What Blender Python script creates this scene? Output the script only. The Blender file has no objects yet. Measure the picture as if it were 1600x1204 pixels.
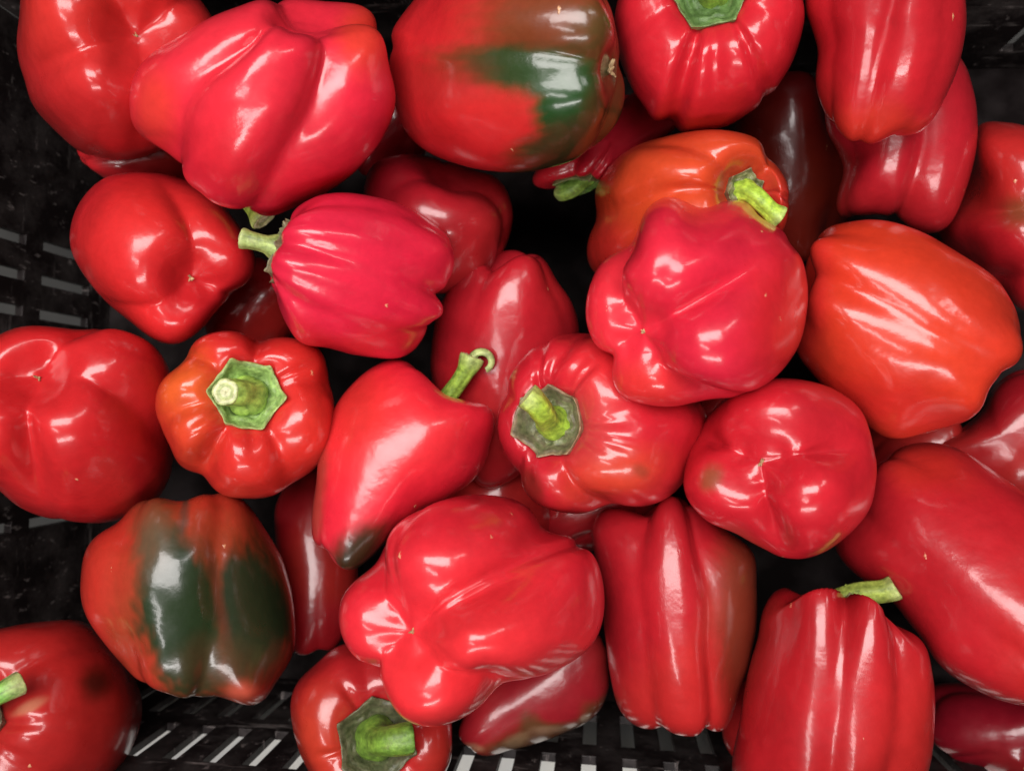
import bpy, math, random
import numpy as np
from mathutils import Vector, Matrix

random.seed(7)
np.random.seed(7)
scene = bpy.context.scene
COL = scene.collection

# ------------------------------------------------------------------ camera
F = 1209.0                      # focal length in photo pixels (1600 wide)
PW, PH = 1600.0, 1204.0
CAM_H = 0.512
cam_d = bpy.data.cameras.new('camera')
cam = bpy.data.objects.new('camera', cam_d)
COL.objects.link(cam)
cam_d.sensor_width = 36.0
cam_d.lens = 36.0 * F / PW
cam_d.clip_start = 0.005
cam_d.clip_end = 50.0
NADIR = Vector(((940 - 800) / F, -(650 - 602) / F, -1.0)).normalized()
R3 = NADIR.rotation_difference(Vector((0, 0, -1))).to_matrix()
cam.matrix_world = Matrix.Translation((0, 0, CAM_H)) @ R3.to_4x4()
scene.camera = cam
cam_d.dof.use_dof = True
cam_d.dof.focus_distance = 0.325
cam_d.dof.aperture_fstop = 9.0
CAMP = np.array([0, 0, CAM_H])
RM = np.array(R3)

# ------------------------------------------------------------------ light: indoor shop lamps overhead
world = bpy.data.worlds.new('World')
scene.world = world
world.use_nodes = True
bg = world.node_tree.nodes['Background']
bg.inputs[0].default_value = (1.0, 0.93, 0.9, 1)
bg.inputs[1].default_value = 0.05

def area(name, loc, target, sx, sy, power, color=(1, 1, 1), roll=0.0):
    d = bpy.data.lights.new(name, 'AREA')
    d.shape = 'RECTANGLE'
    d.size = sx
    d.size_y = sy
    d.energy = power
    d.color = color
    o = bpy.data.objects.new(name, d)
    COL.objects.link(o)
    o.location = loc
    v = Vector(target) - Vector(loc)
    q = v.to_track_quat('-Z', 'Y')
    o.rotation_euler = (q.to_matrix() @ Matrix.Rotation(roll, 3, 'Z')).to_euler()
    return o

LW = (1.0, 0.95, 0.93)
area('ceiling_lamp', (-0.08, 0.24, 1.40), (0, 0, 0.2), 1.20, 0.50, 27, LW, math.radians(-18))
area('ceiling_lamp', (0.10, -1.90, 1.95), (0, 0, 0.2), 2.0, 0.30, 36, LW)
area('ceiling_lamp', (-0.55, -0.55, 1.9), (0, 0, 0.2), 0.8, 0.16, 7, LW, math.radians(10))
area('ceiling_lamp', (1.9, 1.3, 2.3), (0, 0, 0.2), 0.22, 1.2, 11, LW)

scene.view_settings.view_transform = 'Standard'
scene.view_settings.look = 'None'
scene.view_settings.exposure = -0.20
scene.view_settings.gamma = 1.0
try:
    scene.view_settings.use_curve_mapping = False
except Exception:
    pass
scene.cycles.max_bounces = 6

# ------------------------------------------------------------------ helpers
def ray(px, py):
    return RM @ np.array([(px - 800) / F, -(py - 602) / F, -1.0])

def at(px, py, depth):
    """point of the place seen at a pixel, at a distance below the camera"""
    return CAMP + ray(px, py) * depth

def project(P):
    q = (P - CAMP) @ RM          # RM^T * v for each row
    d = -q[..., 2]
    return np.stack([q[..., 0] / d * F + 800, 602 - q[..., 1] / d * F], -1), d

def props(o, label=None, cat=None, group=None, kind=None):
    if label: o['label'] = label
    if cat: o['category'] = cat
    if group: o['group'] = group
    if kind: o['kind'] = kind
    return o

def sm(x, a, b):
    t = np.clip((x - a) / (b - a), 0, 1)
    return t * t * (3 - 2 * t)

def mesh_np(name, V, Fq, mat, parent=None, smooth=True, attrs=None):
    me = bpy.data.meshes.new(name)
    V = np.asarray(V, dtype=np.float32).reshape(-1, 3)
    if isinstance(Fq, np.ndarray):
        nf, k = Fq.shape
        me.vertices.add(len(V)); me.vertices.foreach_set('co', V.ravel())
        me.loops.add(nf * k); me.loops.foreach_set('vertex_index', Fq.astype(np.int32).ravel())
        me.polygons.add(nf)
        me.polygons.foreach_set('loop_start', np.arange(0, nf * k, k, dtype=np.int32))
    else:
        me.from_pydata(V.tolist(), [], [list(f) for f in Fq])
    me.update(calc_edges=True)
    if smooth:
        me.polygons.foreach_set('use_smooth', np.ones(len(me.polygons), dtype=bool))
    if attrs:
        for an, arr in attrs.items():
            a = me.attributes.new(an, 'FLOAT_COLOR', 'POINT')
            arr = np.asarray(arr, dtype=np.float32)
            if arr.shape[1] == 3:
                arr = np.concatenate([arr, np.ones((len(arr), 1), np.float32)], 1)
            a.data.foreach_set('color', arr.ravel())
    me.materials.append(mat)
    me.validate()
    o = bpy.data.objects.new(name, me)
    COL.objects.link(o)
    if parent is not None:
        o.parent = parent
    return o

def grid_faces(n, m, closed=True):
    i = np.arange(n - 1)[:, None]
    j = np.arange(m if closed else m - 1)[None, :]
    j2 = (j + 1) % m
    a = i * m + j; b = i * m + j2; c = (i + 1) * m + j2; d = (i + 1) * m + j
    return np.stack([a, d, c, b], -1).reshape(-1, 4)

def catmull(P, n, closed=False):
    P = np.asarray(P, float)
    N = len(P)
    out = []
    segs = N if closed else N - 1
    for i in range(segs):
        if closed:
            p0, p1, p2, p3 = P[(i - 1) % N], P[i], P[(i + 1) % N], P[(i + 2) % N]
        else:
            p0, p1, p2, p3 = P[max(i - 1, 0)], P[i], P[i + 1], P[min(i + 2, N - 1)]
        t = np.linspace(0, 1, n, endpoint=False)[:, None]
        out.append(0.5 * ((2 * p1) + (-p0 + p2) * t + (2 * p0 - 5 * p1 + 4 * p2 - p3) * t ** 2 + (-p0 + 3 * p1 - 3 * p2 + p3) * t ** 3))
    if not closed:
        out.append(P[-1:])
    return np.concatenate(out)

def resample(P, n):
    s = np.r_[0, np.cumsum(np.linalg.norm(np.diff(P, axis=0), axis=1))]
    t = np.linspace(0, s[-1], n)
    return np.stack([np.interp(t, s, P[:, k]) for k in range(P.shape[1])], -1)

def cblur(a, sig, axis=-1):
    """circular gaussian blur"""
    n = a.shape[axis]
    k = np.fft.rfftfreq(n) * n
    g = np.exp(-2 * (np.pi * k * sig / n) ** 2)
    A = np.fft.rfft(a, axis=axis)
    sh = [1] * a.ndim; sh[axis] = len(g)
    return np.fft.irfft(A * g.reshape(sh), n=n, axis=axis)

def wav(P, scale, rng, n=7):
    """smooth 3-D noise in about -1..1 as a sum of sines"""
    out = np.zeros(P.shape[:-1])
    for _ in range(n):
        d = rng.normal(size=3); d /= np.linalg.norm(d)
        f = scale * rng.uniform(0.6, 1.6)
        out += np.sin((P @ d) * f + rng.uniform(0, 6.28) + 0.7 * np.sin((P @ rng.normal(size=3)) * scale * 0.6))
    return out / math.sqrt(n) * 0.8

# ------------------------------------------------------------------ materials
def newmat(name):
    m = bpy.data.materials.new(name)
    m.use_nodes = True
    nt = m.node_tree
    return m, nt, nt.nodes['Principled BSDF']

def N(nt, t, **kw):
    n = nt.nodes.new(t)
    for k, v in kw.items():
        if k.startswith('i_'):
            n.inputs[k[2:].replace('_', ' ')].default_value = v
        else:
            setattr(n, k, v)
    return n

def ramp(nt, fac, stops):
    r = nt.nodes.new('ShaderNodeValToRGB')
    e = r.color_ramp.elements
    while len(e) < len(stops): e.new(0.5)
    for k, (p, c) in enumerate(stops):
        e[k].position = p
        e[k].color = c if len(c) == 4 else (*c, 1)
    nt.links.new(fac, r.inputs[0])
    return r

def mixc(nt, fac, a, b, mode='MIX'):
    m = nt.nodes.new('ShaderNodeMix'); m.data_type = 'RGBA'; m.blend_type = mode
    for sock, v in ((m.inputs[0], fac), (m.inputs[6], a), (m.inputs[7], b)):
        if hasattr(v, 'links') or hasattr(v, 'is_linked'): nt.links.new(v, sock)
        elif isinstance(v, (int, float)): sock.default_value = v
        else: sock.default_value = (*v, 1) if len(v) == 3 else v
    return m.outputs[2]

def skin_material():
    m, nt, b = newmat('pepper_skin')
    L = nt.links.new
    at_ = N(nt, 'ShaderNodeAttribute', attribute_name='skin')
    tc = N(nt, 'ShaderNodeTexCoord')
    oi = N(nt, 'ShaderNodeObjectInfo')
    off = N(nt, 'ShaderNodeVectorMath', operation='ADD')
    L(tc.outputs['Object'], off.inputs[0]); L(oi.outputs['Random'], off.inputs[1])
    vec = off.outputs[0]
    # blotchy pigment
    n1 = N(nt, 'ShaderNodeTexNoise', i_Scale=38.0, i_Detail=5.0, i_Roughness=0.55); L(vec, n1.inputs['Vector'])
    r1 = ramp(nt, n1.outputs[0], [(0.3, (0.91, 0.91, 0.91)), (0.7, (1.08, 1.08, 1.08))])
    c = mixc(nt, 1.0, at_.outputs['Color'], r1.outputs[0], 'MULTIPLY')
    n2 = N(nt, 'ShaderNodeTexNoise', i_Scale=230.0, i_Detail=6.0, i_Roughness=0.7); L(vec, n2.inputs['Vector'])
    r2 = ramp(nt, n2.outputs[0], [(0.35, (0.94, 0.94, 0.94)), (0.65, (1.05, 1.06, 1.06))])
    c = mixc(nt, 1.0, c, r2.outputs[0], 'MULTIPLY')
    # tiny dry flecks and scratches
    mp = N(nt, 'ShaderNodeMapping'); mp.inputs['Scale'].default_value = (95, 40, 60); mp.inputs['Rotation'].default_value = (0.6, 0.4, 1.1)
    L(vec, mp.inputs['Vector'])
    vo = N(nt, 'ShaderNodeTexVoronoi', i_Scale=1.0); L(mp.outputs[0], vo.inputs['Vector'])
    wn = N(nt, 'ShaderNodeTexWhiteNoise'); L(vo.outputs['Position'], wn.inputs['Vector'])
    gt = N(nt, 'ShaderNodeMath', operation='GREATER_THAN'); L(wn.outputs['Value'], gt.inputs[0]); gt.inputs[1].default_value = 0.72
    nd = N(nt, 'ShaderNodeTexNoise', i_Scale=900.0, i_Detail=2.0); L(vec, nd.inputs['Vector'])
    ma = N(nt, 'ShaderNodeMath', operation='MULTIPLY_ADD'); L(nd.outputs[0], ma.inputs[0]); ma.inputs[1].default_value = 0.16
    L(vo.outputs['Distance'], ma.inputs[2])
    rf = ramp(nt, ma.outputs[0], [(0.10, (1, 1, 1)), (0.14, (0, 0, 0))])
    fm = N(nt, 'ShaderNodeMath', operation='MULTIPLY'); L(rf.outputs[0], fm.inputs[0]); L(gt.outputs[0], fm.inputs[1])
    fm2 = N(nt, 'ShaderNodeMath', operation='MULTIPLY'); L(fm.outputs[0], fm2.inputs[0]); fm2.inputs[1].default_value = 0.75
    c = mixc(nt, fm2.outputs[0], c, (0.75, 0.42, 0.22))
    L(c, b.inputs['Base Color'])
    # gloss
    nr = N(nt, 'ShaderNodeTexNoise', i_Scale=60.0, i_Detail=6.0, i_Roughness=0.65); L(vec, nr.inputs['Vector'])
    rr = ramp(nt, nr.outputs[0], [(0.3, (0.26,) * 3), (0.72, (0.42,) * 3)])
    L(rr.outputs[0], b.inputs['Roughness'])
    b.inputs['Specular IOR Level'].default_value = 0.26
    b.inputs['Coat Weight'].default_value = 0.9
    rc = ramp(nt, nr.outputs[0], [(0.3, (0.115,) * 3), (0.75, (0.21,) * 3)])
    L(rc.outputs[0], b.inputs['Coat Roughness'])
    b.inputs['Coat IOR'].default_value = 1.45
    b.inputs['Subsurface Weight'].default_value = 0.0
    # relief: fine peel and slow undulation
    nb = N(nt, 'ShaderNodeTexNoise', i_Scale=95.0, i_Detail=2.0); L(vec, nb.inputs['Vector'])
    nb2 = N(nt, 'ShaderNodeTexNoise', i_Scale=700.0, i_Detail=2.0); L(vec, nb2.inputs['Vector'])
    bp = N(nt, 'ShaderNodeBump', i_Strength=0.35, i_Distance=0.0009); L(nb.outputs[0], bp.inputs['Height'])
    bp2 = N(nt, 'ShaderNodeBump', i_Strength=0.16, i_Distance=0.0002); L(nb2.outputs[0], bp2.inputs['Height']); L(bp.outputs[0], bp2.inputs['Normal'])
    bp3 = N(nt, 'ShaderNodeBump', i_Strength=0.5, i_Distance=0.0003); L(fm.outputs[0], bp3.inputs['Height']); L(bp2.outputs[0], bp3.inputs['Normal'])
    L(bp3.outputs[0], b.inputs['Normal']); L(bp3.outputs[0], b.inputs['Coat Normal'])
    return m

def green_material(name, attr=True):
    m, nt, b = newmat(name)
    L = nt.links.new
    a = N(nt, 'ShaderNodeAttribute', attribute_name='skin')
    tc = N(nt, 'ShaderNodeTexCoord')
    n1 = N(nt, 'ShaderNodeTexNoise', i_Scale=350.0, i_Detail=5.0, i_Roughness=0.6); L(tc.outputs['Object'], n1.inputs['Vector'])
    r1 = ramp(nt, n1.outputs[0], [(0.3, (0.5, 0.52, 0.45)), (0.7, (1.5, 1.45, 1.4))])
    c = mixc(nt, 1.0, a.outputs['Color'], r1.outputs[0], 'MULTIPLY')
    n2 = N(nt, 'ShaderNodeTexNoise', i_Scale=170.0, i_Detail=5.0, i_Roughness=0.7); L(tc.outputs['Object'], n2.inputs['Vector'])
    r2 = ramp(nt, n2.outputs[0], [(0.56, (0, 0, 0)), (0.70, (0.45, 0.45, 0.45))])
    c = mixc(nt, r2.outputs[0], c, (0.13, 0.10, 0.05))
    L(c, b.inputs['Base Color'])
    b.inputs['Roughness'].default_value = 0.48
    bp = N(nt, 'ShaderNodeBump', i_Strength=0.85, i_Distance=0.0006); L(n1.outputs[0], bp.inputs['Height'])
    L(bp.outputs[0], b.inputs['Normal'])
    return m

def dry_material():
    m, nt, b = newmat('dry_scar')
    L = nt.links.new
    tc = N(nt, 'ShaderNodeTexCoord')
    n1 = N(nt, 'ShaderNodeTexNoise', i_Scale=600.0, i_Detail=4.0); L(tc.outputs['Object'], n1.inputs['Vector'])
    r1 = ramp(nt, n1.outputs[0], [(0.3, (0.22, 0.12, 0.05)), (0.7, (0.62, 0.45, 0.24))])
    L(r1.outputs[0], b.inputs['Base Color']); b.inputs['Roughness'].default_value = 0.8
    return m

def plastic_material():
    m, nt, b = newmat('black_crate_plastic')
    L = nt.links.new
    tc = N(nt, 'ShaderNodeTexCoord')
    # scuffs: stretched noise in two directions plus dusty clouds
    fs = []
    for sc, rot, th in (((14, 220, 90), (0.3, 0.2, 0.7), (0.60, 0.72)), ((190, 16, 120), (0.1, 0.9, -0.3), (0.61, 0.73))):
        mp = N(nt, 'ShaderNodeMapping'); mp.inputs['Scale'].default_value = sc; mp.inputs['Rotation'].default_value = rot
        L(tc.outputs['Object'], mp.inputs['Vector'])
        n = N(nt, 'ShaderNodeTexNoise', i_Scale=1.0, i_Detail=6.0, i_Roughness=0.7); L(mp.outputs[0], n.inputs['Vector'])
        fs.append(ramp(nt, n.outputs[0], [(th[0], (0, 0, 0)), (th[1], (1, 1, 1))]).outputs[0])
    cl = N(nt, 'ShaderNodeTexNoise', i_Scale=32.0, i_Detail=8.0, i_Roughness=0.72); L(tc.outputs['Object'], cl.inputs['Vector'])
    clr = ramp(nt, cl.outputs[0], [(0.45, (0, 0, 0)), (0.8, (0.28, 0.28, 0.28))])
    ad = N(nt, 'ShaderNodeMath', operation='ADD', use_clamp=True); L(fs[0], ad.inputs[0]); L(fs[1], ad.inputs[1])
    ad2 = N(nt, 'ShaderNodeMath', operation='ADD', use_clamp=True); L(ad.outputs[0], ad2.inputs[0]); L(clr.outputs[0], ad2.inputs[1])
    c = mixc(nt, ad2.outputs[0], (0.009, 0.006, 0.006), (0.22, 0.19, 0.18))
    L(c, b.inputs['Base Color'])
    b.inputs['Roughness'].default_value = 0.5
    b.inputs['Specular IOR Level'].default_value = 0.2
    bp = N(nt, 'ShaderNodeBump', i_Strength=0.4, i_Distance=0.0004); L(cl.outputs[0], bp.inputs['Height'])
    L(bp.outputs[0], b.inputs['Normal'])
    return m

M_SKIN = skin_material()
M_GREEN = green_material('pepper_stem')
M_DRY = dry_material()
M_PLASTIC = plastic_material()
M_FLOOR_SHADE, _nt, _b = newmat('shade_dark_crate_floor')  # crate plastic made darker: shade of the gaps put into the floor colour
_tc = N(_nt, 'ShaderNodeTexCoord')
_n = N(_nt, 'ShaderNodeTexNoise', i_Scale=40.0, i_Detail=6.0); _nt.links.new(_tc.outputs['Object'], _n.inputs['Vector'])
_r = ramp(_nt, _n.outputs[0], [(0.45, (0.006, 0.004, 0.004)), (0.8, (0.03, 0.024, 0.024))])
_nt.links.new(_r.outputs[0], _b.inputs['Base Color']); _b.inputs['Roughness'].default_value = 0.8
_b.inputs['Specular IOR Level'].default_value = 0.08

# ------------------------------------------------------------------ supermarket shelf under the crate, and the crate
def box(V, Fc, x0, x1, y0, y1, z0, z1):
    k = len(V)
    V += [(x0, y0, z0), (x1, y0, z0), (x1, y1, z0), (x0, y1, z0), (x0, y0, z1), (x1, y0, z1), (x1, y1, z1), (x0, y1, z1)]
    Fc += [(k, k + 3, k + 2, k + 1), (k + 4, k + 5, k + 6, k + 7), (k, k + 1, k + 5, k + 4), (k + 1, k + 2, k + 6, k + 5), (k + 2, k + 3, k + 7, k + 6), (k + 3, k, k + 4, k + 7)]

def shelf():
    m, nt, b = newmat('shelf_surface')
    tc = N(nt, 'ShaderNodeTexCoord')
    n = N(nt, 'ShaderNodeTexNoise', i_Scale=9.0, i_Detail=6.0); nt.links.new(tc.outputs['Object'], n.inputs['Vector'])
    r = ramp(nt, n.outputs[0], [(0.3, (0.016, 0.016, 0.015)), (0.7, (0.05, 0.05, 0.046))])
    nt.links.new(r.outputs[0], b.inputs['Base Color']); b.inputs['Roughness'].default_value = 0.6
    V = [(-3, -3, -0.06), (3, -3, -0.06), (3, 3, -0.06), (-3, 3, -0.06)]
    o = mesh_np('floor', V, [(0, 1, 2, 3)], m, smooth=False)
    props(o, 'dark floor the crate stands on, seen through its slots', kind='structure')
    m2, nt, b = newmat('white_shelf_edge')
    tc = N(nt, 'ShaderNodeTexCoord')
    n = N(nt, 'ShaderNodeTexNoise', i_Scale=14.0, i_Detail=6.0); nt.links.new(tc.outputs['Object'], n.inputs['Vector'])
    r = ramp(nt, n.outputs[0], [(0.3, (0.68, 0.70, 0.68)), (0.7, (0.84, 0.84, 0.76))])
    nt.links.new(r.outputs[0], b.inputs['Base Color']); b.inputs['Roughness'].default_value = 0.5
    V = []; Fc = []
    box(V, Fc, -1.2, 1.2, -0.42, CY0 - 0.028, -0.055, 0.018)
    o = mesh_np('shelf_edge', V, Fc, m2, smooth=False)
    o.rotation_euler = (0, 0, CRR)
    props(o, 'pale shelf edge showing as bright strips through the slots at the bottom', kind='structure')

def slotted(name, us, zs, holes, T, to3, parent, mat=None):
    """sheet with real slots: us/zs are grid lines, holes = set of (i,j) cells left open, T = thickness"""
    nu, nz = len(us), len(zs)
    V = []; Fc = []
    for side in (0, 1):
        for u in us:
            for z in zs:
                V.append(to3(u, z, side * T))
    idx = lambda s, i, j: s * nu * nz + i * nz + j
    solid = lambda i, j: 0 <= i < nu - 1 and 0 <= j < nz - 1 and (i, j) not in holes
    for i in range(nu - 1):
        for j in range(nz - 1):
            if not solid(i, j): continue
            Fc.append((idx(0, i, j), idx(0, i + 1, j), idx(0, i + 1, j + 1), idx(0, i, j + 1)))
            Fc.append((idx(1, i, j), idx(1, i, j + 1), idx(1, i + 1, j + 1), idx(1, i + 1, j)))
            if not solid(i - 1, j): Fc.append((idx(0, i, j), idx(0, i, j + 1), idx(1, i, j + 1), idx(1, i, j)))
            if not solid(i + 1, j): Fc.append((idx(0, i + 1, j), idx(1, i + 1, j), idx(1, i + 1, j + 1), idx(0, i + 1, j + 1)))
            if not solid(i, j - 1): Fc.append((idx(0, i, j), idx(1, i, j), idx(1, i + 1, j), idx(0, i + 1, j)))
            if not solid(i, j + 1): Fc.append((idx(0, i, j + 1), idx(0, i + 1, j + 1), idx(1, i + 1, j + 1), idx(1, i, j + 1)))
    o = mesh_np(name, V, Fc, mat or M_PLASTIC, parent, smooth=False)
    md = o.modifiers.new('bevel', 'BEVEL'); md.width = 0.0006; md.segments = 2; md.limit_method = 'ANGLE'
    return o

def crate():
    root = bpy.data.objects.new('vegetable_crate', None); COL.objects.link(root)
    root.location = (CRX, CRY, 0.0); root.rotation_euler = (0, 0, CRR)
    props(root, 'scuffed black plastic crate with slotted walls, holding all the red peppers', 'crate')
    X0, X1, Y0, Y1, H = CX0, CX1, CY0, CY1, 0.225
    pitch, sw, T = 0.0216, 0.0078, 0.005
    def lines(a, b, rows_z, margin, keep=None, pitch=pitch, sw=sw):
        us = [a]; holes_u = []
        n = int((b - a - 2 * margin) / pitch)
        s0 = (a + b) / 2 - n * pitch / 2
        for k in range(n + 1):
            c = s0 + k * pitch
            if keep and not any(k0 < c < k1 for k0, k1 in keep): continue
            us += [c - sw / 2, c + sw / 2]
            holes_u.append(len(us) - 2)
        us.append(b)
        zs = [0.0]; holes_z = []
        for (z0, z1) in rows_z:
            zs += [z0, z1]; holes_z.append(len(zs) - 2)
        zs.append(H)
        return us, zs, {(i, j) for i in holes_u for j in holes_z}
    rows = [(0.026, 0.070), (0.085, 0.127)]
    us, zs, ho = lines(X0, X1, rows, 0.02)
    slotted('long_wall', us, zs, ho, T, lambda u, z, t: (u, Y0 - t, z), root)
    us, zs, ho = lines(X0, X1, rows, 0.02, [(0.215, 0.30)])
    slotted('long_wall', us, zs, ho, T, lambda u, z, t: (u, Y1 + t, z), root)
    us, zs, ho = lines(Y0 - 0.0, Y1 + 0.0, rows, 0.02, [(-0.085, -0.055), (0.045, 0.118)], 0.0216, 0.0062)
    slotted('end_wall', us, zs, ho, T, lambda u, z, t: (X0 - t, u, z), root)
    slotted('end_wall', us, zs, ho, T, lambda u, z, t: (X1 + t, u, z), root)
    # floor panel, a lattice of slots too
    n = int((X1 - X0) / pitch)
    us = [X0]; hu = []
    for k in range(n - 1):
        c = X0 + (k + 1) * pitch
        us += [c - sw / 2, c + sw / 2]; hu.append(len(us) - 2)
    us.append(X1)
    vs = [Y0]; hv = []
    y = Y0 + 0.02
    while y + 0.045 < Y1 - 0.01:
        vs += [y, y + 0.041]; hv.append(len(vs) - 2); y += 0.056
    vs.append(Y1)
    slotted('floor_panel', us, vs, set(), 0.004, lambda u, v, t: (u, v, 0.003 - t), root, M_FLOOR_SHADE)
    # rim and corner posts
    for nm, b in (('rim', (X0 - 0.02, X1 + 0.02, Y0 - 0.02, Y0 - 0.0)), ('rim', (X0 - 0.02, X1 + 0.02, Y1, Y1 + 0.02)),
                  ('rim', (X0 - 0.02, X0, Y0, Y1)), ('rim', (X1, X1 + 0.02, Y0, Y1))):
        V = []; Fc = []
        box(V, Fc, *b, H, H + 0.012)
        o = mesh_np(nm, V, Fc, M_PLASTIC, root, smooth=False)
        md = o.modifiers.new('bevel', 'BEVEL'); md.width = 0.002; md.segments = 2
    return root

CRX, CRY, CRR = 0.0, 0.0, math.radians(-1.5)
CX0, CX1, CY0, CY1 = -0.348, 0.300, -0.183, 0.225
shelf()
crate()

# ------------------------------------------------------------------ peppers
NT, NR = 180, 120               # points round the fruit, rings from stem to blossom end
PROF = [(0, .74), (.10, .735), (.2, .75), (.3, .83), (.42, .94), (.58, 1.0), (.76, .95), (.9, .8), (.985, .5), (1.0, .2), (.985, -.1), (.95, -.4), (.88, -.66), (.77, -.85), (.62, -.965), (.46, -.985), (.31, -.93), (.18, -.84), (.08, -.78), (0, -.765)]
GROUP = 'red bell peppers piled in the black crate'

RED = (0.60, 0.012, 0.016)
PINK = (0.68, 0.014, 0.036)  # red with the pink glow around highlights put into the colour
ORANGE = (0.66, 0.045, 0.012)
DEEP = (0.42, 0.008, 0.012)
OLIVE = (0.085, 0.060, 0.016)
GREEN = (0.028, 0.052, 0.014)
BROWN = (0.13, 0.030, 0.010)

def pepper(label, outline, z, stem_to=None, el=0.0, pole=None, face='B', creases=(), minor=(), Dm=.07, Db=.22, Ds=.16,
           p=2.4, ratio=1.05, taper=0.0, color=RED, patches=(), stem=None, calyx=None, scar=None, wr=0, seed=0,
           noise=.022, ends=.05, name='bell_pepper', hue=0.5, press=(), tilt=None):
    rng = np.random.default_rng(seed * 17 + 3)
    depth = 0.340 - z / 1000.0
    poly = catmull(outline, 10, closed=True)
    cx, cy = (poly.min(0) + poly.max(0)) / 2
    C = at(cx, cy, depth)
    w = CAMP - C; w /= np.linalg.norm(w)
    u = RM[:, 0] - w * (RM[:, 0] @ w); u /= np.linalg.norm(u)
    v = np.cross(w, u)
    k = depth / F                                  # metres per pixel
    pm = np.stack([(poly[:, 0] - cx) * k, -(poly[:, 1] - cy) * k], -1)
    def toscreen(pt):
        return np.array([(pt[0] - cx) * k, -(pt[1] - cy) * k])
    # axis in the (u,v,w) frame, pointing to the stem end
    if pole is not None:
        d = toscreen(pole)
        sgn = 1.0 if face == 'S' else -1.0
        half = math.sqrt(abs(np.ptp(pm[:, 0]) * np.ptp(pm[:, 1]))) / 2
        plen = half * ratio * (.74 if face == 'S' else .77)
        s = min(np.linalg.norm(d) / plen, .96) * (.62 if face == 'S' else .82)
        if tilt is not None: s = math.cos(math.radians(tilt))
        dd = d / (np.linalg.norm(d) + 1e-9)
        A = np.array([dd[0] * s, dd[1] * s, math.sqrt(1 - s * s)]) * sgn
    else:
        d = toscreen(stem_to); dd = d / np.linalg.norm(d)
        e = math.radians(el)
        A = np.array([dd[0] * math.cos(e), dd[1] * math.cos(e), math.sin(e)])
    a2 = A[:2] / (np.linalg.norm(A[:2]) + 1e-9) if np.linalg.norm(A[:2]) > 0.05 else np.array([1.0, 0])
    b2 = np.array([-a2[1], a2[0]])
    Ea = np.ptp(pm @ a2) / 2; Eb = np.ptp(pm @ b2) / 2
    ce = np.linalg.norm(A[:2]); se = abs(A[2])
    if ce > .72:
        b = Eb * 1.02
        Lz = math.sqrt(max(Ea ** 2 - (b * se) ** 2, (b * .6) ** 2)) / ce
    else:
        b = (Ea + Eb) / 2 * 1.02
        Lz = ratio * b
    Wv = np.array([0, 0, 1.0])
    X = Wv - A * (Wv @ A)
    if np.linalg.norm(X) < .15:
        X = np.array([0, 1.0, 0]); X = X - A * (X @ A)
    X /= np.linalg.norm(X); Y = np.cross(A, X)
    def theta_of(pt):
        du, dv = toscreen(pt)
        # depth on the ellipsoid
        q0 = np.array([du, dv, 0.0])
        al = q0 @ A
        ia, ib = 1 / Lz ** 2, 1 / b ** 2
        aa = ia * A[2] ** 2 + ib * (1 - A[2] ** 2)
        bb = 2 * al * A[2] * (ia - ib)
        cc = ia * al ** 2 + ib * (q0 @ q0 - al ** 2) - 1
        disc = bb * bb - 4 * aa * cc
        ww = (-bb + math.sqrt(disc)) / (2 * aa) if disc > 0 else -bb / (2 * aa)
        q = np.array([du, dv, ww])
        return math.atan2(q @ Y, q @ X) % (2 * math.pi)
    cr = []
    for c_ in creases:
        cr.append((theta_of(c_[:2]), c_[2] if len(c_) > 2 else 1.0))
    if not cr:
        a0 = rng.uniform(0, 6.28)
        cr = [(a0 % 6.283, 1), ((a0 + 2.0) % 6.283, .9), ((a0 + 4.1) % 6.283, 1)]
    cr.sort()
    full = list(cr)
    for i in range(len(cr)):
        a = cr[i][0]; nx = cr[(i + 1) % len(cr)][0] + (2 * math.pi if i == len(cr) - 1 else 0)
        gap = nx - a
        if gap > 2.5:
            n_ = int(round(gap / 1.65)) - 1
            for q in range(n_):
                full.append(((a + gap * (q + 1) / (n_ + 1) + rng.uniform(-.12, .12)) % (2 * math.pi), .8))
    full.sort()
    th = np.arange(NT) / NT * 2 * np.pi
    c = np.zeros(NT); ext = np.zeros(NT)
    m = len(full)
    for i in range(m):
        a, wa = full[i]; bnx, wb = full[(i + 1) % m]
        if i == m - 1: bnx += 2 * math.pi
        rel = (th - a) % (2 * math.pi)
        gap = (bnx - a) if m > 1 else 2 * math.pi
        ins = rel < gap
        s = rel / gap
        t_ = np.clip(np.abs(2 * s - 1), 0, 1)
        fr = .5 * t_ ** p + .5 * (1 - np.sqrt(1 - .97 * t_ * t_)) / (1 - math.sqrt(.03))
        val = (wa * (1 - s) + wb * s) * fr
        c[ins] = val[ins]
        ext[ins] = (rng.uniform(-1, 1) * np.sin(np.clip(s, 0, 1) * np.pi) ** 2)[ins]
    c = cblur(c, 1.7)
    pr = resample(catmull(PROF, 12), NR)
    rho0, z0 = pr[:, 0].copy(), pr[:, 1].copy()
    rho = rho0 * (1 - taper * sm(-z0, -0.9, 1.0))
    zn = z0[:, None]
    D = Dm + (Ds - Dm) * sm(zn, .1, .95) + (Db - Dm) * sm(-zn, -.1, .9)
    polef = sm(rho0[:, None], .0, .3)
    cs_ = cblur(c, 9.0)
    mixr = sm(rho0[:, None], .25, .75)
    cc = (c[None, :] * mixr + cs_[None, :] * (1 - mixr)) * D * polef
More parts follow.
